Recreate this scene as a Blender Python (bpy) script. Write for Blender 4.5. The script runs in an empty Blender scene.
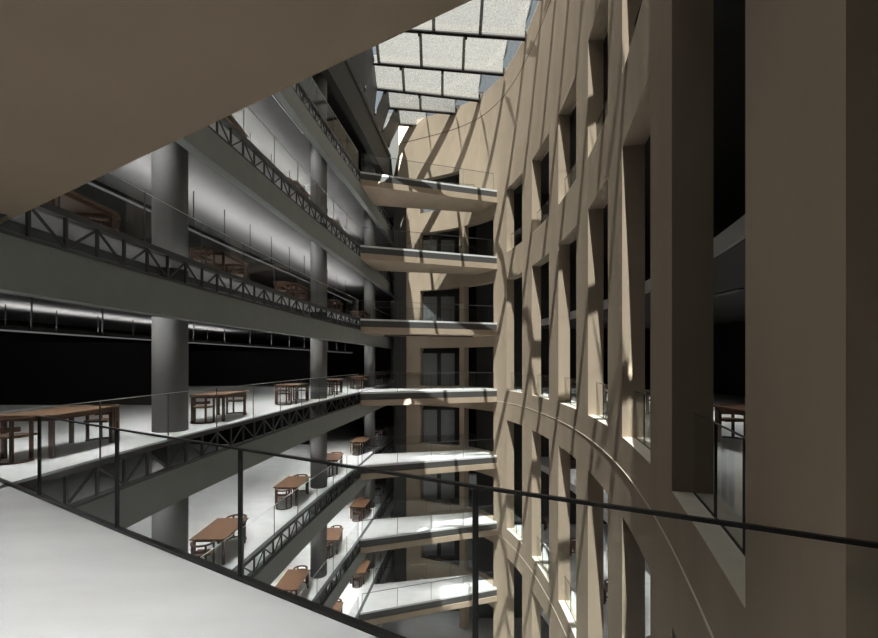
import bpy, bmesh, math, random
from mathutils import Vector, Matrix
random.seed(7)
S = bpy.context.scene
C = S.collection
H = 4.0
EYE = 1.67

# ------------------------------------------------------------------ materials
def mat(name, col, rough=0.6, metal=0.0, noise=0.0, nscale=4.0, spec=0.4, bump=0.0, stretch=None):
    m = bpy.data.materials.new(name); m.use_nodes = True
    nt = m.node_tree; b = nt.nodes['Principled BSDF']
    b.inputs['Base Color'].default_value = (*col, 1)
    b.inputs['Roughness'].default_value = rough
    b.inputs['Metallic'].default_value = metal
    b.inputs['Specular IOR Level'].default_value = spec
    if noise > 0:
        tc = nt.nodes.new('ShaderNodeTexCoord')
        mp = nt.nodes.new('ShaderNodeMapping')
        if stretch: mp.inputs['Scale'].default_value = stretch
        n = nt.nodes.new('ShaderNodeTexNoise'); n.inputs['Scale'].default_value = nscale
        n.inputs['Detail'].default_value = 6
        r = nt.nodes.new('ShaderNodeValToRGB')
        r.color_ramp.elements[0].position = 0.3; r.color_ramp.elements[1].position = 0.7
        r.color_ramp.elements[0].color = (*[c * (1 - noise) for c in col], 1)
        r.color_ramp.elements[1].color = (*[min(1, c * (1 + noise)) for c in col], 1)
        nt.links.new(tc.outputs['Object'], mp.inputs['Vector'])
        nt.links.new(mp.outputs['Vector'], n.inputs['Vector'])
        nt.links.new(n.outputs['Fac'], r.inputs['Fac'])
        nt.links.new(r.outputs['Color'], b.inputs['Base Color'])
        if bump:
            bp = nt.nodes.new('ShaderNodeBump'); bp.inputs['Strength'].default_value = bump
            bp.inputs['Distance'].default_value = 0.01
            nt.links.new(n.outputs['Fac'], bp.inputs['Height'])
            nt.links.new(bp.outputs['Normal'], b.inputs['Normal'])
    return m

def glass(name, tint, refl=1.0, rough=0.0):
    m = bpy.data.materials.new(name); m.use_nodes = True
    nt = m.node_tree; nt.nodes.clear()
    o = nt.nodes.new('ShaderNodeOutputMaterial'); mx = nt.nodes.new('ShaderNodeMixShader')
    t = nt.nodes.new('ShaderNodeBsdfTransparent'); t.inputs['Color'].default_value = (*tint, 1)
    g = nt.nodes.new('ShaderNodeBsdfGlossy'); g.inputs['Roughness'].default_value = rough
    f = nt.nodes.new('ShaderNodeFresnel'); f.inputs['IOR'].default_value = 1.5
    mu = nt.nodes.new('ShaderNodeMath'); mu.operation = 'MULTIPLY'; mu.inputs[1].default_value = refl
    ge = nt.nodes.new('ShaderNodeNewGeometry'); mr = nt.nodes.new('ShaderNodeMapRange')
    mr.inputs[3].default_value = 1.5; mr.inputs[4].default_value = 1 / 1.5   # same reflectance on both faces of the pane
    nt.links.new(ge.outputs['Backfacing'], mr.inputs[0]); nt.links.new(mr.outputs[0], f.inputs['IOR'])
    nt.links.new(f.outputs[0], mu.inputs[0]); nt.links.new(mu.outputs[0], mx.inputs[0])
    nt.links.new(t.outputs[0], mx.inputs[1]); nt.links.new(g.outputs[0], mx.inputs[2])
    nt.links.new(mx.outputs[0], o.inputs[0])
    return m

def perforated(name, col, open_frac):
    # fine perforated white acoustic sheet: part of the light goes straight through, part is scattered
    m = bpy.data.materials.new(name); m.use_nodes = True
    nt = m.node_tree; nt.nodes.clear()
    o = nt.nodes.new('ShaderNodeOutputMaterial'); mx = nt.nodes.new('ShaderNodeMixShader')
    mx2 = nt.nodes.new('ShaderNodeMixShader')
    t = nt.nodes.new('ShaderNodeBsdfTransparent'); t.inputs['Color'].default_value = (1, 1, 1, 1)
    tl = nt.nodes.new('ShaderNodeBsdfTranslucent')
    df = nt.nodes.new('ShaderNodeBsdfDiffuse'); df.inputs['Color'].default_value = (*col, 1)
    tc = nt.nodes.new('ShaderNodeTexCoord'); n = nt.nodes.new('ShaderNodeTexNoise')
    n.inputs['Scale'].default_value = 16; n.inputs['Detail'].default_value = 8
    r = nt.nodes.new('ShaderNodeValToRGB')
    r.color_ramp.elements[0].position = 0.35; r.color_ramp.elements[1].position = 0.65
    r.color_ramp.elements[0].color = (*[c * 0.62 for c in col], 1)
    r.color_ramp.elements[1].color = (*col, 1)
    nt.links.new(tc.outputs['Object'], n.inputs['Vector']); nt.links.new(n.outputs['Fac'], r.inputs['Fac'])
    nt.links.new(r.outputs['Color'], tl.inputs['Color'])
    mx.inputs[0].default_value = open_frac; mx2.inputs[0].default_value = 0.4
    nt.links.new(tl.outputs[0], mx2.inputs[1]); nt.links.new(df.outputs[0], mx2.inputs[2])
    nt.links.new(mx2.outputs[0], mx.inputs[1]); nt.links.new(t.outputs[0], mx.inputs[2])
    nt.links.new(mx.outputs[0], o.inputs[0])
    return m

def emit(name, col, st):
    m = bpy.data.materials.new(name); m.use_nodes = True
    nt = m.node_tree; nt.nodes.clear()
    o = nt.nodes.new('ShaderNodeOutputMaterial'); e = nt.nodes.new('ShaderNodeEmission')
    e.inputs[0].default_value = (*col, 1); e.inputs[1].default_value = st
    nt.links.new(e.outputs[0], o.inputs[0]); return m

M = dict(
    tan=mat('tan_concrete', (0.45, 0.36, 0.275), 0.85, noise=0.06, nscale=1.2, stretch=(1, 1, 0.25), spec=0.15),
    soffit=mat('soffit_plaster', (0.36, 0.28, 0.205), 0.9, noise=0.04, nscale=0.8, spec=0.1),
    floor=mat('pale_terrazzo_floor', (0.74, 0.755, 0.76), 0.4, noise=0.05, nscale=1.6, spec=0.4, stretch=(0.6, 2.0, 1)),
    beam=mat('grey_painted_beam', (0.30, 0.325, 0.315), 0.6, noise=0.04, nscale=2, spec=0.3),
    truss=mat('dark_steel_truss', (0.07, 0.075, 0.075), 0.5),
    column=mat('grey_column', (0.19, 0.19, 0.187), 0.7, noise=0.05, nscale=2, spec=0.25),
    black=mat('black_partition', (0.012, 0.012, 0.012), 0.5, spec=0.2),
    darkwall=mat('charcoal_wall', (0.05, 0.048, 0.045), 0.8),
    ceil=mat('grey_ceiling', (0.13, 0.13, 0.13), 0.9, noise=0.03, nscale=2),
    wood=mat('red_brown_wood', (0.125, 0.068, 0.037), 0.4, noise=0.28, nscale=3, stretch=(8, 1, 1)),
    wooddk=mat('dark_red_brown_wood', (0.085, 0.042, 0.028), 0.45, noise=0.2, nscale=6, stretch=(1, 1, 4)),
    steel=mat('black_steel', (0.012, 0.012, 0.012), 0.35, metal=0.4),
    door=mat('brushed_lift_door', (0.35, 0.36, 0.38), 0.35, metal=0.6),
    channel=mat('charcoal_channel', (0.085, 0.083, 0.082), 0.5, spec=0.3),
    lightline=mat('pale_inlay_strip', (0.85, 0.78, 0.66), 0.4),
    groove=mat('dark_groove', (0.06, 0.045, 0.03), 0.9),
    glass=glass('clear_glass', (0.96, 0.97, 0.965), 0.35),
    roofsteel=mat('dark_roof_steel', (0.035, 0.031, 0.028), 0.6),
    infill=perforated('grey_sun_dimming_sheet', (0.07, 0.075, 0.08), 0.42),  # stands in for grey glass, dims the sun as much as the panels
    sky=glass('grey_skylight_glass', (0.55, 0.58, 0.6), 1.0),
    panel=perforated('white_perforated_panel', (0.30, 0.285, 0.265), 0.42),
    darkpanel=mat('dark_sloping_panel', (0.05, 0.052, 0.056), 0.5),
    tube=emit('lamp_tube', (1, 1, 1), 0.12),
    up=emit('lamp_uplight', (1, 0.98, 0.95), 70.0),
    cord=mat('lamp_rod', (0.004, 0.004, 0.004), 0.5),
)

# ------------------------------------------------------------------ mesh helpers
class MB:
    def __init__(s): s.v = []; s.f = []
    def poly(s, pts, faces):
        n = len(s.v); s.v += [tuple(p) for p in pts]; s.f += [tuple(i + n for i in f) for f in faces]
    def box(s, x0, x1, y0, y1, z0, z1):
        s.poly([(x0, y0, z0), (x1, y0, z0), (x1, y1, z0), (x0, y1, z0), (x0, y0, z1), (x1, y0, z1), (x1, y1, z1), (x0, y1, z1)],
               [(0, 3, 2, 1), (4, 5, 6, 7), (0, 1, 5, 4), (1, 2, 6, 5), (2, 3, 7, 6), (3, 0, 4, 7)])
    def bar(s, a, b, w, h=None, up=(0, 0, 1)):
        h = h or w
        a = Vector(a); b = Vector(b); d = (b - a).normalized()
        u = Vector(up)
        if abs(d.dot(u)) > 0.98: u = Vector((0, 1, 0))
        r = d.cross(u).normalized() * (w / 2); q = r.cross(d).normalized() * (h / 2)
        P = [a - r - q, a + r - q, a + r + q, a - r + q, b - r - q, b + r - q, b + r + q, b - r + q]
        s.poly(P, [(0, 1, 2, 3), (7, 6, 5, 4), (0, 4, 5, 1), (1, 5, 6, 2), (2, 6, 7, 3), (3, 7, 4, 0)])
    def prism(s, pts, z0, z1):   # pts ccw or cw xy
        A = sum(pts[i][0] * pts[(i + 1) % len(pts)][1] - pts[(i + 1) % len(pts)][0] * pts[i][1] for i in range(len(pts)))
        if A < 0: pts = pts[::-1]
        n = len(pts)
        P = [(p[0], p[1], z0) for p in pts] + [(p[0], p[1], z1) for p in pts]
        F = [tuple(range(n - 1, -1, -1)), tuple(range(n, 2 * n))]
        for i in range(n):
            j = (i + 1) % n; F.append((i, j, n + j, n + i))
        s.poly(P, F)
    def strip(s, pa, pb, z0, z1):   # closed band between polylines pa and pb (same length)
        n = len(pa)
        P = []
        for a, b in zip(pa, pb): P += [(a[0], a[1], z0), (b[0], b[1], z0), (b[0], b[1], z1), (a[0], a[1], z1)]
        F = [(3, 2, 1, 0), tuple(4 * (n - 1) + k for k in (0, 1, 2, 3))]
        for i in range(n - 1):
            o = 4 * i
            for k in range(4):
                l = (k + 1) % 4
                F.append((o + k, o + l, o + 4 + l, o + 4 + k))
        s.poly(P, F)
    def tube(s, path, r, seg=8, closed=False):
        path = [Vector(p) for p in path]; n = len(path); base = len(s.v)
        for i, p in enumerate(path):
            if closed: d = path[(i + 1) % n] - path[i - 1]
            else: d = path[min(i + 1, n - 1)] - path[max(i - 1, 0)]
            d.normalize(); u = Vector((0, 0, 1)) if abs(d.z) < 0.9 else Vector((1, 0, 0))
            a = d.cross(u).normalized(); b = a.cross(d)
            for k in range(seg):
                t = 2 * math.pi * k / seg
                s.v.append(tuple(p + a * (r * math.cos(t)) + b * (r * math.sin(t))))
        m = n if closed else n - 1
        for i in range(m):
            for k in range(seg):
                l = (k + 1) % seg; j = (i + 1) % n
                s.f.append((base + i * seg + k, base + i * seg + l, base + j * seg + l, base + j * seg + k))
        if not closed:
            s.f.append(tuple(base + k for k in range(seg - 1, -1, -1)))
            s.f.append(tuple(base + (n - 1) * seg + k for k in range(seg)))
    def cyl(s, x, y, z0, z1, r, seg=32):
        s.prism([(x + r * math.cos(2 * math.pi * k / seg), y + r * math.sin(2 * math.pi * k / seg)) for k in range(seg)], z0, z1)

def build(name, mb, m, parent=None, smooth=False):
    me = bpy.data.meshes.new(name)
    off = Vector(parent.get('_w', (0, 0, 0))) if parent else Vector((0, 0, 0))
    me.from_pydata([tuple(Vector(v) - off) for v in mb.v], [], mb.f); me.update()
    bm = bmesh.new(); bm.from_mesh(me); bmesh.ops.recalc_face_normals(bm, faces=bm.faces); bm.to_mesh(me); bm.free()
    me.materials.append(M[m] if isinstance(m, str) else m)
    if smooth:
        for p in me.polygons: p.use_smooth = len(p.vertices) == 4
    o = bpy.data.objects.new(name, me); C.objects.link(o)
    if parent: o.parent = parent; o['_w'] = tuple(off)
    return o
def thing(name, label, cat, loc=(0, 0, 0), group=None):
    o = bpy.data.objects.new(name, None); C.objects.link(o); o.location = loc
    o['_w'] = tuple(loc); o['label'] = label; o['category'] = cat
    if group: o['group'] = group
    return o
def tag(o, label, cat, group=None):
    o['label'] = label; o['category'] = cat
    if group: o['group'] = group
    return o
def struct(name, mb, m, label=None):
    o = build(name, mb, m); o['kind'] = 'structure'
    if label: o['label'] = label
    return o
def origin(o, loc):
    loc = Vector(loc)
    o.data.transform(Matrix.Translation(-loc)); o.location = loc; return o

# ------------------------------------------------------------------ plan curves
def catmull(P, n=8):
    out = []
    for i in range(len(P) - 1):
        p0 = P[max(i - 1, 0)]; p1 = P[i]; p2 = P[i + 1]; p3 = P[min(i + 2, len(P) - 1)]
        for k in range(n):
            t = k / n
            out.append(tuple(0.5 * ((2 * p1[a]) + (-p0[a] + p2[a]) * t + (2 * p0[a] - 5 * p1[a] + 4 * p2[a] - p3[a]) * t * t
                             + (-p0[a] + 3 * p1[a] - 3 * p2[a] + p3[a]) * t ** 3) for a in (0, 1)))
    out.append(P[-1]); return out
def arclen(P):
    L = [0]
    for a, b in zip(P, P[1:]): L.append(L[-1] + math.dist(a, b))
    return L
def at(P, L, s):
    for i in range(len(L) - 1):
        if s <= L[i + 1] or i == len(L) - 2:
            t = (s - L[i]) / (L[i + 1] - L[i]); a, b = P[i], P[i + 1]
            return (a[0] + (b[0] - a[0]) * t, a[1] + (b[1] - a[1]) * t), ((b[0] - a[0]) / (L[i + 1] - L[i]), (b[1] - a[1]) / (L[i + 1] - L[i]))
def project_s(P, L, q):
    best = (1e9, 0)
    for i in range(len(P) - 1):
        a = Vector(P[i]); b = Vector(P[i + 1]); d = b - a
        t = max(0, min(1, (Vector(q) - a).dot(d) / d.length_squared))
        e = (a + d * t - Vector(q)).length
        if e < best[0]: best = (e, L[i] + t * d.length)
    return best[1]
def offset(P, d):   # to the right of travel
    out = []
    for i in range(len(P)):
        a = P[max(i - 1, 0)]; b = P[min(i + 1, len(P) - 1)]
        tx, ty = b[0] - a[0], b[1] - a[1]; l = math.hypot(tx, ty)
        out.append((P[i][0] + ty / l * d, P[i][1] - tx / l * d))
    return out
GAL = catmull([(-5.55, -9.5), (-5.75, 0), (-5.75, 6), (-5.66, 10), (-5.42, 13), (-5.0, 18), (-4.33, 24), (-4.0, 27.5), (-3.1, 37), (-2.2, 45)], 10)
GL = arclen(GAL)
def gal_x(y):
    for a, b in zip(GAL, GAL[1:]):
        if a[1] <= y <= b[1]: return a[0] + (b[0] - a[0]) * (y - a[1]) / (b[1] - a[1])
    return GAL[-1][0]
FACP = [(-3.6, -9.5), (-1.3, -5.0), (0.55, -0.8), (1.6, 1.76), (2.07, 3.04), (2.98, 5.76), (3.43, 7.26), (4.02, 9.9), (4.33, 11.5), (4.63, 14), (4.75, 15.6),
        (4.85, 18.2), (4.77, 19.6), (4.6, 22.3), (4.38, 23.8), (3.9, 26.0), (3.5, 27.2), (2.6, 28.8), (1.55, 29.9), (0.2, 30.6), (-1.4, 31.3), (-2.9, 32.2)]
_P = catmull(FACP, 8); _L = arclen(_P); _n = int(_L[-1] / 0.3)
_P = [at(_P, _L, _L[-1] * k / _n)[0] for k in range(_n + 1)]
def lap(Q, it):
    for _ in range(it):
        Q = [Q[0]] + [((a[0] + 2 * b[0] + c[0]) / 4, (a[1] + 2 * b[1] + c[1]) / 4) for a, b, c in zip(Q, Q[1:], Q[2:])] + [Q[-1]]
    return Q
_S = lap(_P, 110)
_D = lap([(a[0] - b[0], a[1] - b[1]) for a, b in zip(_P, _S)], 110)
FAC = [(a[0] + b[0], a[1] + b[1]) for a, b in zip(_S, _D)]; FL = arclen(FAC)
def fs(q): return project_s(FAC, FL, q)

# ------------------------------------------------------------------ wall_right (curved precast facade) and far wall, one shell
ZTOP = 18.62
THK = 0.47
op = []   # (s0,s1, rows)
rows = [(-16.0, -9.65), (-8.0, -1.72), (0.0, 6.4), (8.0, 11.65)]
pairs = [((-3.05, -8.5), (-2.05, -6.2)), ((-1.4, -4.9), (-0.35, -2.6)), ((0.45, -1.05), (1.6, 1.76)), ((2.07, 3.04), (2.98, 5.76)), ((3.43, 7.26), (4.02, 9.9)),
         ((4.33, 11.5), (4.63, 14)), ((4.75, 15.6), (4.85, 18.2)), ((4.77, 19.6), (4.6, 22.3)), ((4.38, 23.8), (3.9, 26.0))]
for a, b in pairs: op.append((fs(a), fs(b), rows))
low = [(-16, -13.4), (-12, -9.4), (-8, -5.4), (-4, -1.4), (0, 2.6), (4, 6.6), (8, 10.6)]
s_core = (fs((1.45, 30.0)), fs((-1.35, 31.3)))
s_lob = (fs((3.35, 27.5)), fs((1.75, 29.72)))
op.append((s_core[0], s_core[1], low + [(12, 14.35)]))
op.append((s_lob[0], s_lob[1], low))
def facade():
    cuts = set([0, FL[-1]])
    for a, b, _ in op: cuts |= {a, b}
    base = sorted(cuts); full = []
    for a, b in zip(base, base[1:]):
        n = max(1, round((b - a) / 0.45))
        full += [a + (b - a) * k / n for k in range(n)]
    full.append(base[-1])
    zs = {-16, ZTOP}
    for _, _, r in op:
        for a, b in r: zs |= {a, b}
    zs = sorted(zs)
    P = [at(FAC, FL, s) for s in full]
    outer = [p[0] for p in P]
    inner = []
    for i, p in enumerate(P):
        a = outer[max(i - 1, 0)]; b = outer[min(i + 1, len(P) - 1)]
        tx, ty = b[0] - a[0], b[1] - a[1]; l = math.hypot(tx, ty)
        inner.append((p[0][0] + ty / l * THK, p[0][1] - tx / l * THK))
    ns, nz = len(full), len(zs)
    V = [(x, y, z) for (x, y) in outer for z in zs] + [(x, y, z) for (x, y) in inner for z in zs]
    o_ = lambda i, j: i * nz + j
    i_ = lambda i, j: ns * nz + i * nz + j
    solid = {}
    for i in range(ns - 1):
        sm = (full[i] + full[i + 1]) / 2
        for j in range(nz - 1):
            zm = (zs[j] + zs[j + 1]) / 2; ok = True
            for a, b, r in op:
                if a < sm < b and any(c < zm < d for c, d in r): ok = False
            solid[i, j] = ok
    F = []
    for (i, j), ok in solid.items():
        if not ok: continue
        F.append((o_(i, j), o_(i, j + 1), o_(i + 1, j + 1), o_(i + 1, j)))
        F.append((i_(i, j), i_(i + 1, j), i_(i + 1, j + 1), i_(i, j + 1)))
        if not solid.get((i - 1, j), False): F.append((o_(i, j), i_(i, j), i_(i, j + 1), o_(i, j + 1)))
        if not solid.get((i + 1, j), False): F.append((o_(i + 1, j), o_(i + 1, j + 1), i_(i + 1, j + 1), i_(i + 1, j)))
        if not solid.get((i, j - 1), False): F.append((o_(i, j), o_(i + 1, j), i_(i + 1, j), i_(i, j)))
        if not solid.get((i, j + 1), False): F.append((o_(i, j + 1), i_(i, j + 1), i_(i + 1, j + 1), o_(i + 1, j + 1)))
    mb = MB(); mb.v = V; mb.f = F
    return struct('wall_right', mb, 'tan', 'curved tan precast wall with tall two-storey openings')
facade()

# thin inlay lines following the spandrels
def fac_band(z0, z1, s0, s1, out, name, m):
    n = int((s1 - s0) / 0.4); pa = []
    for k in range(n + 1): pa.append(at(FAC, FL, s0 + (s1 - s0) * k / n)[0])
    mb = MB(); mb.strip(offset(pa, -out), offset(pa, 0.02), z0, z1)
    return struct(name, mb, m)
fac_band(-0.72, -0.695, 0.3, fs((3.5, 27.2)), 0.012, 'trim_1', 'lightline')
fac_band(-8.72, -8.695, 0.3, fs((3.5, 27.2)), 0.012, 'trim_2', 'lightline')
fac_band(17.2, 17.24, 0.3, FL[-1] - 0.3, 0.006, 'trim_3', 'groove')

# ------------------------------------------------------------------ lift core, lobby behind the far wall
mb = MB(); mb.box(-3.2, 2.1, 31.9, 32.1, -16, 14.6); struct('wall_core', mb, 'darkwall')
mb = MB(); mb.box(2.6, 10, 31.0, 31.2, -16, 14.6); struct('wall_lobby', mb, 'darkwall')
LEV = {-4: 'on the lowest floor', -3: 'three storeys down', -2: 'two storeys down', -1: 'one storey down', 0: 'on the viewer\'s level', 1: 'one storey up',
       2: 'two storeys up', 3: 'three storeys up'}
for k in range(-3, 4):
    z = k * H
    d = thing('lift_door', 'grey steel double lift door in the dark end core %s' % LEV[k], 'lift door', (-0.02, 31.78, z), 'lift doors up the end core')
    for x in (-0.62, 0.62):
        q = MB(); q.box(x - 0.48, x + 0.48, 31.74, 31.80, z, z + 2.25); build('door_leaf', q, 'door', d)
    q = MB(); q.box(-1.25, -1.12, 31.68, 31.88, z, z + 2.4); q.box(1.12, 1.25, 31.68, 31.88, z, z + 2.4)
    q.box(-1.12, 1.12, 31.68, 31.88, z + 2.27, z + 2.4); q.box(-0.13, 0.13, 31.68, 31.88, z, z + 2.27)
    build('door_frame', q, 'darkwall', d)
mb = MB()
for k in range(-3, 4): mb.prism([(-1.3, 31.45), (1.4, 30.2), (1.4, 31.88), (-1.3, 31.88)], k * H - 0.15, k * H)
struct('floor_lobby', mb, 'darkwall')

# ------------------------------------------------------------------ gallery on the left: slabs, girders, columns
def ysub(P, y0, y1): return [p for p in P if y0 <= p[1] <= y1]
TR0, TR1, BM1 = -0.10, -0.60, -1.38
for k in range(-4, 4):
    z = k * H
    e = offset(GAL, -0.16)    # travel +y, right = +x ; negative = -x side
    mb = MB(); mb.strip(e, [(-21.0, p[1]) for p in e], z - 0.12, z)
    struct('floor_left', mb, 'floor')
    if k > -4:
        e2 = offset(GAL, -0.9)
        mb = MB(); mb.strip(e2, [(-21.0, p[1]) for p in e2], z - 0.30, z - 0.14)
        struct('ceiling_left', mb, 'ceil')
    if k < -3: continue
    g = thing('edge_girder', 'grey lattice-topped edge girder carrying the left gallery floor %s' % LEV[k], 'girder', (gal_x(5), 5, z), 'edge girders of the left gallery')
    a = offset(GAL, 0.0); b = offset(GAL, -0.28)
    q = MB(); q.strip(a, b, z + BM1, z + TR1 - 0.04); build('beam_face', q, 'beam', g)
    q = MB(); q.strip(offset(GAL, 0.0), offset(GAL, -0.16), z + TR0, z); build('top_chord', q, 'truss', g)
    q = MB(); q.strip(offset(GAL, 0.012), offset(GAL, -0.10), z + TR1 - 0.04, z + TR1 + 0.01); build('bottom_chord', q, 'truss', g)
    y = 3.2; i = 0
    pc = offset(GAL, -0.05); pl = arclen(pc)
    s = project_s(pc, pl, (gal_x(3.2), 3.2)); smax = project_s(pc, pl, (gal_x(36), 36))
    while s < smax:
        p0 = at(pc, pl, s)[0]; p1 = at(pc, pl, s + 0.63)[0]
        q = MB(); q.bar((*p0, z + TR1), (*p0, z + TR0), 0.045); build('lattice_post', q, 'truss', g)
        lo, hi = (TR1 + 0.02, TR0 - 0.01)
        q = MB()
        if i % 2 == 0: q.bar((*p0, z + lo), (*p1, z + hi), 0.032)
        else: q.bar((*p0, z + hi), (*p1, z + lo), 0.032)
        build('lattice_diagonal', q, 'truss', g)
        s += 0.63; i += 1
# top closing beam under roof
mb = MB(); mb.strip(GAL, offset(GAL, -0.4), 14.4, 16.2); struct('trim_4', mb, 'darkwall')
mb = MB(); mb.strip(offset(GAL, 0.1), [(-21.0, p[1]) for p in GAL], 16.2, 16.5); struct('ceiling_top', mb, 'darkwall')

cols = [(-6.35, 1.2), (-6.52, 10.92), (-5.45, 20.4), (-4.62, 30.0), (-3.9, 39.5)]
cn = ['nearest', 'second nearest', 'third nearest', 'fourth nearest', 'farthest']
for k in range(-4, 4):
    z = k * H
    for i, (x, y) in enumerate(cols[1:], 1):
        r = 0.385
        top = z + H - 0.12 if k < 3 else 16.2
        q = MB(); q.cyl(x, y, z, top, r if i < 2 else 0.365, 48)
        o = build('round_column', q, 'column', smooth=True); origin(o, (x, y, z))
        tag(o, '%s grey round column of the left gallery %s' % (['', 'nearest', 'middle', 'far', 'farthest'][i], LEV[k]), 'column', 'round columns of the left gallery')

# black partitions and back walls of the gallery
for k in range(-3, 3):
    z = k * H
    q = MB(); q.box(-20.5, -10.6, 17.3, 17.5, z, z + 2.4)
    if k >= 0: o = build('low_partition', q, 'black'); tag(o, 'black freestanding partition behind the nearest left gallery tables, %s' % LEV[k], 'partition', 'black partitions in the left gallery')
    q = MB(); q.box(-20.5, -8.9, 30.8, 31.0, z, z + 2.4)
    o = build('low_partition', q, 'black'); tag(o, 'black freestanding partition deep in the left gallery, %s' % LEV[k], 'partition', 'black partitions in the left gallery')
mb = MB(); mb.box(-21.2, -21.0, -10, 46, -16.5, 19.7); struct('wall_left', mb, 'black')
mb = MB(); mb.box(-21.2, 18, 45.2, 45.4, -16.5, 19.7); struct('wall_back', mb, 'black')
mb = MB(); mb.box(-21.2, 18, -3.4, -3.2, -16.5, 19.7); struct('wall_light_block', mb, 'darkwall')  # unseen wall, set close and dark to cut ambient light near the viewer
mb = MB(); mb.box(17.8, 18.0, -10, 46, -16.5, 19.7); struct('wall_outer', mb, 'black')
mb = MB(); mb.box(-21.2, 18, -10, 46, -16.4, -16.12); struct('floor_bottom', mb, 'floor')
# dark end wall between atrium end and gallery (upper)
mb = MB(); mb.box(-5.6, -2.9, 32.3, 32.5, 12.0, 19.5); struct('wall_end', mb, 'darkwall')

# ------------------------------------------------------------------ right wing floors
inn = offset(FAC, THK - 0.02)
def cut(P, s0, s1):
    n = int((s1 - s0) / 0.5); return [at(FAC, FL, s0 + (s1 - s0) * i / n) for i in range(n + 1)]
F0 = [p for p in inn if p[1] < 27.0 and p[0] > -4]
for k in (-4, -3, -2, -1, 0, 1, 2, 3, 4):
    z = k * H
    back = 0.0 if k % 2 == 0 or k == 3 else 1.0
    e = [(p[0] + back, p[1]) for p in F0]
    mb = MB(); mb.strip(e, [(17.8, p[1]) for p in e], z - 0.35, z - 0.001)
    struct('floor_right', mb, 'floor' if k < 4 else 'darkwall')
    mb = MB(); mb.strip([(p[0] + 0.05, p[1]) for p in e], [(17.75, p[1]) for p in e], z - 0.37, z - 0.352); struct('ceiling_under', mb, 'darkwall')
# sill slabs: floor finish continues over the wall thickness inside every opening on the storeys with a sill
si = 0
mb = MB()
for (a, b) in pairs:
    s0, s1 = fs(a), fs(b)
    pa = [at(FAC, FL, s0 + (s1 - s0) * t / 6)[0] for t in range(7)]
    for z in (-8, 0, 8): mb.strip(offset(pa, -0.0), offset(pa, THK), z, z + 0.012)
struct('trim_5', mb, mat('pale_sill', (0.85, 0.78, 0.68), 0.5, noise=0.06, nscale=5))
# back wall with tan piers for right wing
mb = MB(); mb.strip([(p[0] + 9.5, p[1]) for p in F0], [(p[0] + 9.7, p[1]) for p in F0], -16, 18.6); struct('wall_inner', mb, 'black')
mb = MB(); mb.strip(offset([p for p in FAC if p[1] < 29.5 and p[1] > -9.4], THK * 0.9), [(17.8, p[1]) for p in [p for p in FAC if p[1] < 29.5 and p[1] > -9.4]], 18.3, 18.6); struct('ceiling_right', mb, 'darkwall')
mb = MB(); mb.box(-5.5, 17.8, 32.6, 45.2, 18.3, 18.6); mb.box(3.5, 17.8, 29.0, 32.6, 18.3, 18.6); struct('ceiling_end', mb, 'darkwall')

# ------------------------------------------------------------------ glass guards in facade openings
gn = ['first', 'second', 'third', 'fourth', 'fifth', 'sixth', 'seventh', 'eighth', 'ninth']
for idx, (a, b) in enumerate(pairs[2:], 1):
    for z in (-8, 0, 8):
        if idx == 1 and z == 0: continue
        s0, s1 = fs(a) + 0.02, fs(b) - 0.02
        n = 7
        pa = [at(FAC, FL, s0 + (s1 - s0) * t / (n - 1))[0] for t in range(n)]
        pa = offset(pa, 0.25)
        zz = z + 0.012
        t = thing('opening_guard', 'glass guard in the %s opening of the tan wall, %s' % (gn[idx - 1], LEV[z // 4]), 'glass guard', (*pa[3], zz), 'glass guards in the tan wall openings')
        q = MB(); q.strip(offset(pa, -0.006), offset(pa, 0.006), zz + 0.01, zz + 1.0); build('glass_pane', q, 'glass', t)
        q = MB(); q.strip(offset(pa, -0.012), offset(pa, 0.012), zz, zz + 0.012); build('base_rail', q, 'steel', t)
        q = MB(); q.strip(offset(pa, -0.01), offset(pa, 0.01), zz + 1.0, zz + 1.012); build('top_rail', q, 'steel', t)
        for i in (2, 4):
            q = MB(); q.bar((*pa[i], zz + 0.012), (*pa[i], zz + 1.0), 0.022); build('post', q, 'steel', t)

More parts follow.
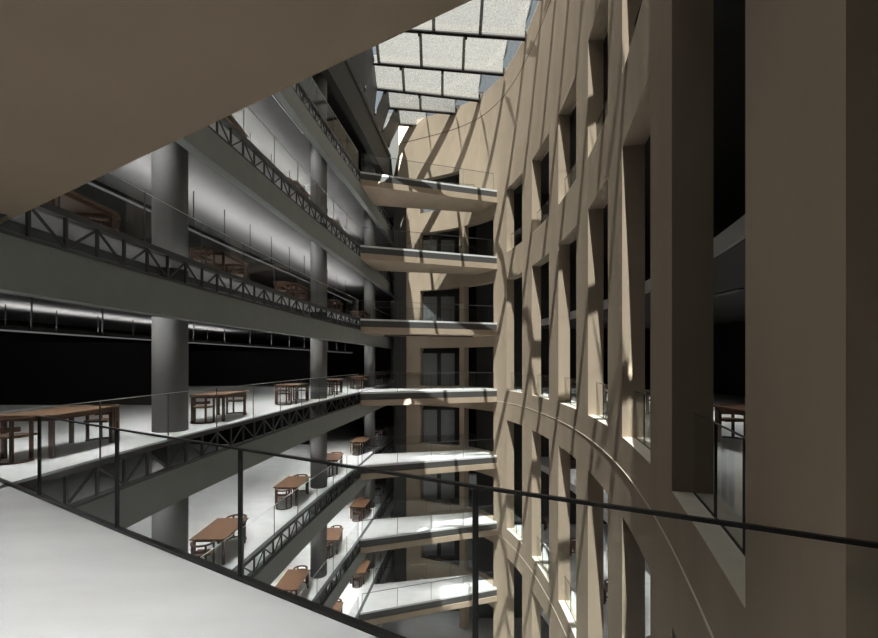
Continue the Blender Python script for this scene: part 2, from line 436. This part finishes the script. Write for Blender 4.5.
# ------------------------------------------------------------------ footbridges
def quad_lerp(A, B, t): return (A[0] + (B[0] - A[0]) * t, A[1] + (B[1] - A[1]) * t)
NL, NR, FLq, FR = (-4.30, 24.45), (3.95, 27.30), (-4.12, 27.5), (3.0, 29.75)
NR = (4.05, 27.35); 
for k in range(-3, 4):
    z = k * H
    nl = (gal_x(24.45) + 0.012, 24.45); fl = (gal_x(27.6) + 0.012, 27.6)
    nr = (3.50, 27.14); fr = (2.45, 28.97)
    t = thing('footbridge', 'footbridge with charcoal edge and tan underside crossing the void %s' % LEV[k], 'bridge', (0, 26.5, z), 'footbridges across the far end')
    q = MB(); q.prism([nl, nr, fr, fl], z - 0.10, z); build('deck', q, 'floor', t)
    d = Vector((nr[0] - nl[0], nr[1] - nl[1])).normalized(); n = Vector((d.y, -d.x))
    for A, B, sg, nm in ((nl, nr, 1, 'near'), (fl, fr, -1, 'far')):
        d = Vector((B[0] - A[0], B[1] - A[1])).normalized(); n = Vector((d.y, -d.x)) * sg
        A2 = (A[0] + d.x * 0.02 + n.x * 0.0, A[1] + d.y * 0.0); B2 = B
        q = MB(); q.prism([A2, B2, (B2[0] - n.x * 0.1, B2[1] - n.y * 0.1), (A2[0] - n.x * 0.1, A2[1] - n.y * 0.1)], z - 0.44, z - 0.10)
        build('edge_channel', q, 'channel', t)
    q = MB()
    q.prism([(nl[0] + 0.02, nl[1] - 0.05), (nr[0], nr[1] - 0.05), fr, fl], z - 0.76, z - 0.44); build('soffit_slab', q, 'tan', t)
    # glass balustrades along both edges
    for A, B, side in ((nl, nr, 'near'), (fl, fr, 'far')):
        d = Vector((B[0] - A[0], B[1] - A[1])); L = d.length; d.normalize()
        n = Vector((-d.y, d.x)) * (1 if side == 'near' else -1)
        A3 = (A[0] + n.x * 0.06 + d.x * 0.1, A[1] + n.y * 0.06 + d.y * 0.1)
        B3 = (A3[0] + d.x * (L - 0.3), A3[1] + d.y * (L - 0.3))
        r = thing('bridge_balustrade', 'clear glass balustrade on the %s edge of the footbridge %s' % (side, LEV[k]), 'balustrade', (*quad_lerp(A3, B3, .5), z), 'glass balustrades of the footbridges')
        nn = 4
        for i in range(nn):
            a = quad_lerp(A3, B3, i / nn); b = quad_lerp(A3, B3, (i + 1) / nn)
            a2 = (a[0] + d.x * 0.01, a[1] + d.y * 0.01); b2 = (b[0] - d.x * 0.01, b[1] - d.y * 0.01)
            q = MB(); q.bar((*a2, z + 0.5), (*b2, z + 0.5), 0.012, 0.98); build('glass_pane', q, 'glass', r)
        q = MB(); q.bar((*A3, z + 1.0), (*B3, z + 1.0), 0.02, 0.02); build('handrail', q, 'channel', r)
        for i in range(nn + 1):
            a = quad_lerp(A3, B3, i / nn)
            q = MB(); q.bar((*a, z), (*a, z + 0.99), 0.018); build('post', q, 'channel', r)

# ------------------------------------------------------------------ gallery glass balustrades
pg = offset(GAL, -0.07); pgl = arclen(pg)
for k in range(-3, 4):
    z = k * H
    for y0, y1, nm in (((5.85, 24.3, 'near stretch') if k == 0 else (3.0, 24.3, 'near stretch')), (27.75, 36.0, 'stretch beyond the footbridge')):
        s0 = project_s(pg, pgl, (gal_x(y0), y0)); s1 = project_s(pg, pgl, (gal_x(y1), y1))
        n = max(2, round((s1 - s0) / 1.9)); step = (s1 - s0) / n
        c = at(pg, pgl, (s0 + s1) / 2)[0]
        t = thing('gallery_balustrade', 'clear glass balustrade along the left gallery edge, %s, %s' % (nm, LEV[k]), 'balustrade', (*c, z), 'glass balustrades of the left gallery')
        pts = []
        for i in range(n):
            pp = [at(pg, pgl, s0 + step * i + 0.01 + (step - 0.02) * j / 3)[0] for j in range(4)]
            q = MB(); q.strip(offset(pp, -0.006), offset(pp, 0.006), z + 0.01, z + 0.99); build('glass_pane', q, 'glass', t)
        pp = [at(pg, pgl, s0 + (s1 - s0) * j / (3 * n))[0] for j in range(3 * n + 1)]
        q = MB(); q.strip(offset(pp, -0.008), offset(pp, 0.008), z + 0.99, z + 1.0); build('top_rail', q, 'floor', t)
        for i in range(n + 1):
            a = at(pg, pgl, s0 + step * i)[0]
            q = MB(); q.bar((*a, z), (*a, z + 0.99), 0.018); build('post', q, 'channel', t)

# ------------------------------------------------------------------ viewer's landing and the one above
EA, EB = (-5.62, 6.05), (1.35, 1.79)
rail = [(-6.6, 6.55), (-4.91, 5.56), (-3.19, 4.48), (-1.52, 3.47), (0.195, 2.43), (1.75, 1.58)]
def landing(z, w, name, m, thick, xr=1.45):
    P = []
    ex = [(-6.35, 6.48), (0.197, 2.43), (1.42, 1.67)] if name == 'ceiling' else [(-5.89, 6.15), (-4.91, 5.53), (-3.19, 4.45), (-1.52, 3.44), (0.195, 2.40), (1.42, 1.62)]
    dn = Vector((0.545, 0.84)).normalized()
    back = [(p[0] - dn.x * w, p[1] - dn.y * w) for p in ex]
    if name == 'floor':
        pts = ex + [(-0.35, -3.0), (-5.72, -3.0), (-5.91, 0), (-5.90, 5.9)]
    else:
        pts = ex + back[::-1]
    mb = MB(); mb.prism(pts, z - thick, z)
    return struct(name, mb, m)
landing(0.0, 3.0, 'floor', 'floor', 0.37)
LW = 3.0
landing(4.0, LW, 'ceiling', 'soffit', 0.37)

t = thing('near_balustrade', 'glass balustrade with thin black posts and rails right in front of the viewer', 'balustrade', (-1.52, 3.47, 0))
rp = [(-4.91, 5.53), (-3.19, 4.46), (-1.52, 3.445), (0.195, 2.41), (1.96, 1.44)]
for a, b in zip(rp, rp[1:]):
    d = (Vector(b) - Vector(a)).normalized() * 0.022
    q = MB(); q.bar((a[0] + d.x, a[1] + d.y, 0.505), (b[0] - d.x, b[1] - d.y, 0.505), 0.012, 0.95); build('glass_pane', q, 'glass', t)
q = MB()
for a, b in zip(rp, rp[1:]): q.bar((*a, 1.0), (*b, 1.0), 0.022, 0.018)
build('handrail', q, 'steel', t)
q = MB()
for a, b in zip([(-6.5, 6.52)] + rp, rp): q.bar((*a, 0.015), (*b, 0.015), 0.05, 0.03)
build('base_rail', q, 'steel', t)
for a in rp[:-1]:
    q = MB(); q.bar((*a, 0.03), (*a, 0.992), 0.032, 0.02); build('post', q, 'steel', t)

# ------------------------------------------------------------------ roof: beams, folded white panels, glass
beams = [((-4.5, 24.9), (3.78, 26.0)), ((-4.15, 27.3), (2.62, 28.6)), ((-3.6, 29.35), (1.2, 30.1)), ((-3.05, 31.2), (-0.2, 31.0))]
beams[3] = ((-3.1, 31.4), (-0.75, 31.75))
y = 24.9; ys = []
def fac_x(y):
    best = -99
    for a, b in zip(FAC, FAC[1:]):
        if (a[1] - y) * (b[1] - y) <= 0 and a[1] != b[1] and a[1] < 30:
            best = max(best, a[0] + (b[0] - a[0]) * (y - a[1]) / (b[1] - a[1]))
    return best
near = []
yl = 24.9
for i in range(13):
    yl -= 2.62
    yr = yl + 0.85
    xr = fac_x(yr)
    if xr < -4 or yl < -3: break
    near.append(((gal_x(yl) + 0.55, yl), (xr - 0.02, yr)))
beams = near[::-1] + [((a[0], a[1]), (b[0] - 0.02, b[1])) for a, b in beams]
ZB0, ZB1 = 18.2, 18.6
bo = ['']
nb = len(beams)
for i, (A, B) in enumerate(beams):
    d = Vector((B[0] - A[0], B[1] - A[1])).normalized(); n = Vector((d.y, -d.x)) * 0.09
    t = thing('roof_beam', 'dark twin-plate roof beam spanning the void, number %d counting back from the far end wall' % (nb - i), 'roof beam', (A[0], A[1], ZB0), 'roof beams')
    for sg in (1, -1):
        q = MB(); q.bar((A[0] + n.x * sg, A[1] + n.y * sg, (ZB0 + ZB1) / 2), (B[0] + n.x * sg, B[1] + n.y * sg, (ZB0 + ZB1) / 2), 0.05, ZB1 - ZB0); build('beam_plate', q, 'roofsteel', t)
    # sloping leg down to the gallery roof
    q = MB(); xx = gal_x(A[1]) + 0.1
    q.bar((A[0], A[1], ZB0 + 0.15), (xx, A[1] - 0.1, 16.6), 0.16, 0.2); build('sloping_leg', q, 'roofsteel', t)
xls = []
for i in range(nb - 1):
    A0, B0 = beams[i]; A1, B1 = beams[i + 1]
    xl = max(A0[0], A1[0]) + 0.3
    xr = min(B0[0], B1[0]) - 0.05
    def P(x, t):
        ya = A0[1] + (B0[1] - A0[1]) * (x - A0[0]) / (B0[0] - A0[0]) + 0.03
        yb = A1[1] + (B1[1] - A1[1]) * (x - A1[0]) / (B1[0] - A1[0]) - 0.145
        return ya + (yb - ya) * t
    q = MB(); la = []; lb = []
    for n_ in range(9):
        t_ = n_ / 8; yy = P(xr, t_); xf = [p_[0] + (r_[0] - p_[0]) * (yy - p_[1]) / (r_[1] - p_[1]) for p_, r_ in zip(FAC, FAC[1:]) if p_[1] != r_[1] and (p_[1] - yy) * (r_[1] - yy) <= 0]
        xf = max(xf) if xf else xr
        la.append((xr - 0.1, yy)); lb.append((max(xf - 0.01, xr + 0.03), yy))
    q.strip(la, lb, 18.63, 18.65)
    o = build('sun_dimming_infill', q, 'infill'); tag(o, 'added grey sun-dimming sheet over the glass gap between white skylight panels and tan wall, bay %d from far end' % (nb - 1 - i), 'ceiling panel', 'added sun-dimming skylight sheets')  # added to even out the sun on the wall; the gap itself is glass
    xls.append(xl)
    x = xr; j = 0
    while x > xl + 0.4:
        x2 = max(xl, x - 2.35)
        a, b = x - 0.05, x2 + 0.05
        t = thing('roof_panel', 'white folded skylight panel, bay %d from the far end, %s from the tan wall' % (nb - 1 - i, gn[j]), 'ceiling panel', ((a + b) / 2, P(a, 0), ZB1), 'white skylight panels')
        q = MB(); zf, zm, ze = 18.7, 19.12, 18.3
        th = 0.03
        for (t0, z0, t1, z1) in ((0, zf, .5, zm), (.5, zm, 1, ze)):
            q.poly([(b, P(b, t0), z0), (a, P(a, t0), z0), (a, P(a, t1), z1), (b, P(b, t1), z1),
                    (b, P(b, t0), z0 + th), (a, P(a, t0), z0 + th), (a, P(a, t1), z1 + th), (b, P(b, t1), z1 + th)],
                   [(0, 1, 2, 3), (7, 6, 5, 4), (0, 4, 5, 1), (1, 5, 6, 2), (2, 6, 7, 3), (3, 7, 4, 0)])
        build('folded_sheet', q, 'panel', t)
        # mullion with triangular gusset along the left edge
        q = MB()
        xm = x2
        P0 = (xm, P(xm, 0)); Pm = (xm, P(xm, .5)); P1 = (xm, P(xm, 1))
        w = 0.075
        def slab(pts):
            n_ = len(pts)
            V = [(xm - w, yy, zz) for yy, zz in pts] + [(xm + w, yy, zz) for yy, zz in pts]
            F = [tuple(range(n_ - 1, -1, -1)), tuple(range(n_, 2 * n_))] + [(i_, (i_ + 1) % n_, n_ + (i_ + 1) % n_, n_ + i_) for i_ in range(n_)]
            q.poly(V, F)
        slab([(P0[1], zf - 0.7), (Pm[1], zm - 0.06), (Pm[1], zm + 0.06), (P0[1], zf + 0.06)])
        build('gusset', q, 'roofsteel', t); q = MB()
        slab([(Pm[1], zm - 0.06), (P1[1], ze - 0.02), (P1[1], ze + 0.1), (Pm[1], zm + 0.06)])
        build('mullion', q, 'column', t)
        x = x2; j += 1
# skylight glass above everything
mb = MB(); mb.box(-6.2, 5.6, -3.2, 33.0, 19.5, 19.55)
o = struct('window_1', mb, 'sky')
mb = MB(); mb.box(-6.3, -6.2, -3.2, 33.0, 16.5, 19.6); mb.box(5.6, 5.7, -3.2, 33, 18.6, 19.6); mb.box(-6.3, 5.7, 33.0, 33.1, 18.6, 19.6); struct('wall_roof', mb, 'darkwall')
# dark sloping side panels, left of the white ones
for i in range(nb - 1):
    A0, A1 = beams[i][0], beams[i + 1][0]
    q = MB()
    a = (xls[i] + 0.12, A0[1] + 0.16, 18.62); b = (xls[i] + 0.12, A1[1] - 0.1, 18.25)
    c = (gal_x(A1[1]) + 0.1, A1[1] - 0.14, 16.53); d = (gal_x(A0[1]) + 0.1, A0[1] + 0.04, 16.53)
    up = Vector((-0.03, 0, 0.03))
    V = [Vector(v) for v in (a, b, c, d)]; V += [v + up for v in V]
    q.poly(V, [(0, 1, 2, 3), (7, 6, 5, 4), (0, 4, 5, 1), (1, 5, 6, 2), (2, 6, 7, 3), (3, 7, 4, 0)])
    o = build('sloping_panel', q, 'darkpanel'); tag(o, 'dark grey sloping roof panel above the gallery, place %d counted from the far wall' % (nb - 1 - i), 'roof panel', 'dark sloping roof panels')

# ------------------------------------------------------------------ furniture
def make_table():
    r = thing('dining_table', 'x', 'table')
    q = MB(); q.box(-0.48, 0.48, -0.85, 0.85, 0.715, 0.75); o = build('tabletop', q, 'wood', r)
    q = MB()
    q.box(-0.40, 0.40, -0.76, -0.73, 0.64, 0.715); q.box(-0.40, 0.40, 0.73, 0.76, 0.64, 0.715)
    q.box(-0.42, -0.39, -0.73, 0.73, 0.64, 0.715); q.box(0.39, 0.42, -0.73, 0.73, 0.64, 0.715)
    build('apron', q, 'wooddk', r)
    for sx in (-1, 1):
        for sy in (-1, 1):
            q = MB(); q.box(sx * 0.40 - 0.032, sx * 0.40 + 0.032, sy * 0.745 - 0.032, sy * 0.745 + 0.032, 0, 0.715)
            build('leg', q, 'wooddk', r)
    return r
def arc(r, a0, a1, z, n=16, cy=0.0): return [(r * math.sin(math.radians(a0 + (a1 - a0) * k / n)), cy - r * math.cos(math.radians(a0 + (a1 - a0) * k / n)), z) for k in range(n + 1)]
def make_chair():   # faces +y, back at -y
    r = thing('barrel_chair', 'x', 'chair')
    q = MB()
    def band(R0, R1, z0, z1, a0, a1, n=18, ext=0.0):
        pa = [(p[0], p[1]) for p in arc(R0, a0, a1, 0, n)]; pb = [(p[0], p[1]) for p in arc(R1, a0, a1, 0, n)]
        q.strip(pa, pb, z0, z1)
    band(0.25, 0.31, 0.70, 0.74, -105, 105); build('arm_ring', q, 'wooddk', r)
    q = MB(); band(0.265, 0.295, 0.52, 0.60, -62, 62); build('back_rail', q, 'wooddk', r)
    q = MB(); pts = [(p[0], p[1]) for p in arc(0.25, -120, 120, 0, 18)]; q.prism(pts + [(0.24, 0.2), (-0.24, 0.2)], 0.41, 0.45); build('seat', q, 'wood', r)
    q = MB(); band(0.255, 0.305, 0.0, 0.035, -105, 105); build('base_ring', q, 'wooddk', r)
    for a in (-98, -40, 40, 98):
        x, y, _ = arc(0.28, a, a, 0, 1)[0]
        q = MB(); q.box(x - 0.022, x + 0.022, y - 0.022, y + 0.022, 0.035, 0.70); build('leg', q, 'wooddk', r)
    return r
def clone(root, loc, rz, label, group):
    r = root.copy(); C.objects.link(r); r.location = loc; r.rotation_euler = (0, 0, rz); r['label'] = label; r['group'] = group
    for ch in list(root.children):
        c = ch.copy(); C.objects.link(c); c.parent = r
    return r
T0 = make_table(); Ch0 = make_chair(); used = {'t': False, 'c': False}
def put(kind, loc, rz, label, group):
    src = T0 if kind == 't' else Ch0
    if not used[kind]:
        used[kind] = True; src.location = loc; src.rotation_euler = (0, 0, rz); src['label'] = label; src['group'] = group; return src
    return clone(src, loc, rz, label, group)
tz = [8.5, 13.3, 18.45, 23.3, 28.4, 33.6]
tname = ['nearest', 'second', 'third', 'fourth', 'fifth', 'sixth']
for k in (0, -1, -2, -3, 1, 2):
    z = k * H
    for i, y in enumerate(tz):
        if k in (1, 2) and i == 5: continue
        x = gal_x(y) - 1.05
        if i == 0: x -= 0.35
        if i in (3,): x -= 0.1
        rz = math.radians([2, 2, -1, 3, -4, 0][i])
        lab = '%s table in the left gallery %s' % (tname[i], LEV[k])
        put('t', (x, y, z), rz, 'red-brown wooden ' + lab.replace(' table', ' table') if False else 'red-brown wood, the ' + lab, 'tables in the left gallery')
        dy = 0.98
        put('c', (x + 0.02, y + dy, z), rz + math.pi, 'barrel chair beyond the ' + lab, 'barrel chairs in the left gallery')
        put('c', (x - 0.02, y - dy, z), rz, 'barrel chair before the ' + lab, 'barrel chairs in the left gallery')
for k in (0, -1, -2):
    z = k * H
    for i, (dx, y) in enumerate([(2.0, 8.6), (1.9, 13.4), (1.7, 17.2), (1.7, 21.5), (1.8, 25.0)]):
        x = fac_x(y) + 0.47 + dx + (0.8 if k == -1 else 0)
        lab = '%s table behind the tan wall %s' % (tname[i], LEV[k])
        put('t', (x, y, z), 0.0, 'dark red-brown wood, the ' + lab, 'tables behind the tan wall')
        put('c', (x, y + 0.98, z), math.pi, 'barrel chair beyond the ' + lab, 'barrel chairs behind the tan wall')
        put('c', (x, y - 0.98, z), 0, 'barrel chair before the ' + lab, 'barrel chairs behind the tan wall')

# ------------------------------------------------------------------ suspended linear lamps in the gallery
for k, dist, dz, where in ((0, 3.6, 2.35, 'front row'), (1, 3.6, 2.35, 'front row'), (2, 3.6, 2.35, 'front row'), (0, 10.3, 2.8, 'back row')):
    lc = [p for p in offset(GAL, -dist) if 5 <= p[1] <= (36 if dist < 5 else 30)]; lcl = arclen(lc)
    z = k * H; zl = z + dz
    t = thing('pendant_lamp', 'slim linear pendant lamp on rods, %s, left gallery %s' % (where, LEV[k]), 'lamp', (-9, 20, zl), 'linear pendant lamps')
    q = MB(); q.strip(offset(lc, -0.04), offset(lc, 0.04), zl - 0.03, zl); build('tube', q, 'tube', t)
    q = MB(); q.strip(offset(lc, -0.09), offset(lc, 0.09), zl, zl + 0.04); q.strip(offset(lc, -0.09), offset(lc, -0.07), zl + 0.04, zl + 0.1); q.strip(offset(lc, 0.07), offset(lc, 0.09), zl + 0.04, zl + 0.1)
    build('housing', q, 'steel', t)
    q = MB(); q.strip(offset(lc, -0.05), offset(lc, 0.05), zl + 0.04, zl + 0.05); build('uplight_strip', q, 'up', t)
    ro = offset(lc, 0.105); rol = arclen(ro)
    for i in range(15 if dist < 5 else 12):
        p_ = at(ro, rol, 1.2 + i * 1.95)[0]
        q = MB(); q.bar((*p_, zl + 0.0), (*p_, z + H - 0.30), 0.026); build('rod', q, 'cord', t)

# ------------------------------------------------------------------ light
sd = Vector((0.145, 0.45, -1.0)).normalized()
sun = bpy.data.lights.new('sun', 'SUN'); sun.energy = 130; sun.angle = math.radians(0.3); sun.color = (1.0, 0.93, 0.82)
so = bpy.data.objects.new('sun', sun); C.objects.link(so); so.rotation_euler = sd.to_track_quat('-Z', 'Y').to_euler(); so.location = (0, 0, 40)
w = bpy.data.worlds.new('world'); S.world = w; w.use_nodes = True
bg = w.node_tree.nodes['Background']; bg.inputs[0].default_value = (0.88, 0.93, 1.0, 1); bg.inputs[1].default_value = 1.2

# added fill lights that brighten the pale floors, no known lamps: rows in the gallery soffits behind the edge girders, two in the landing soffit
def fill_light(x, y, z, sx, sy, rz, watts, spread, label, grp):
    t = thing('added_fill_light', label, 'lamp', (x, y, z), grp)
    q = MB()
    a, b, w_ = sx / 2 + 0.03, sy / 2 + 0.03, 0.03
    q.box(-a, a, -b, -b + w_, 0, 0.05); q.box(-a, a, b - w_, b, 0, 0.05); q.box(-a, -a + w_, -b + w_, b - w_, 0, 0.05); q.box(a - w_, a, -b + w_, b - w_, 0, 0.05)
    o = build('trim_ring', q, 'steel'); o.parent = t
    t.rotation_euler = (0, 0, rz)
    L = bpy.data.lights.new('fill_light', 'AREA'); L.shape = 'RECTANGLE'; L.size = sx; L.size_y = sy; L.energy = watts; L.spread = math.radians(spread); L.color = (1, 0.985, 0.96)
    lo = bpy.data.objects.new('fill_light', L); C.objects.link(lo); lo.location = (0, 0, 0.03); lo.parent = t
for k in range(-3, 3):
    for i, y in enumerate((8.4, 13.2, 17.9, 23.2, 27.2)):
        x = gal_x(y) - 1.1
        rz = math.atan2(-(gal_x(y + 1) - gal_x(y - 1)), 2)
        fill_light(x, y, k * H + H - 0.355, 0.1, 3.6, rz, 92, 115, 'added fill light over the %s table, left gallery %s' % (tname[i], LEV[k]), 'added gallery fill lights')  # added fill along the gallery edge, brightens floor and tables
for k in (-1, -2):
    for y in (10.0, 18.0, 26.0):
        fill_light(gal_x(y) - 6.3, y, k * H + H - 0.355, 0.1, 5.5, 0, 65, 130, 'added fill light deep in the left gallery %s, %s one' % (LEV[k], {10.0: 'near', 18.0: 'middle', 26.0: 'far'}[y]), 'added deep gallery fill lights')  # added fill for the floor at the back of the gallery
for k in (0, -1, -2):
    for y in (7.0, 14.0, 21.0):
        fill_light(fac_x(y) + 3.4, y, k * H + H - 0.42, 0.1, 4.0, 0, 50, 100, 'added fill light behind the tan wall %s, %s one' % (LEV[k], {7.0: 'near', 14.0: 'middle', 21.0: 'far'}[y]), 'added fill lights behind the tan wall')  # added fill to lift the dark interior behind the openings
for k in (-2, -1, 0, 1):
    fill_light(-0.55, 26.75, k * H - 0.83, 5.4, 0.12, math.atan2(2.5, 7.6), 48, 75, 'added fill light along the underside of the footbridge %s' % LEV[k], 'added footbridge fill lights')  # added fill under each bridge to whiten the deck below
for x, y, n_ in ((-4.3, 3.0, 'left'), (-2.2, 1.9, 'middle'), (-0.6, 0.9, 'right')):
    fill_light(x, y, 3.575, 0.6, 0.6, 0, 24, 90, 'added square fill light in the soffit above the viewer, %s one' % n_, 'added landing fill lights')  # added fill out of view, brightens the landing floor

# ------------------------------------------------------------------ camera
cam = bpy.data.cameras.new('camera'); cam.sensor_width = 36; cam.lens = 450 / 878 * 36; cam.shift_y = 42.5 / 878
cam.clip_start = 0.05; cam.clip_end = 200
co = bpy.data.objects.new('camera', cam); C.objects.link(co); co.location = (0, 0, EYE); co.rotation_euler = (math.pi / 2, 0, 0)
S.camera = co
for o in C.objects:
    if '_w' in o: del o['_w']
S.view_settings.view_transform = 'Standard'; S.view_settings.look = 'None'; S.view_settings.gamma = 1.0
S.view_settings.exposure = 0.0; S.view_settings.use_curve_mapping = False
S.cycles.use_denoising = True
S.cycles.max_bounces = 10; S.cycles.diffuse_bounces = 2; S.cycles.transparent_max_bounces = 24
S.cycles.sample_clamp_indirect = 8
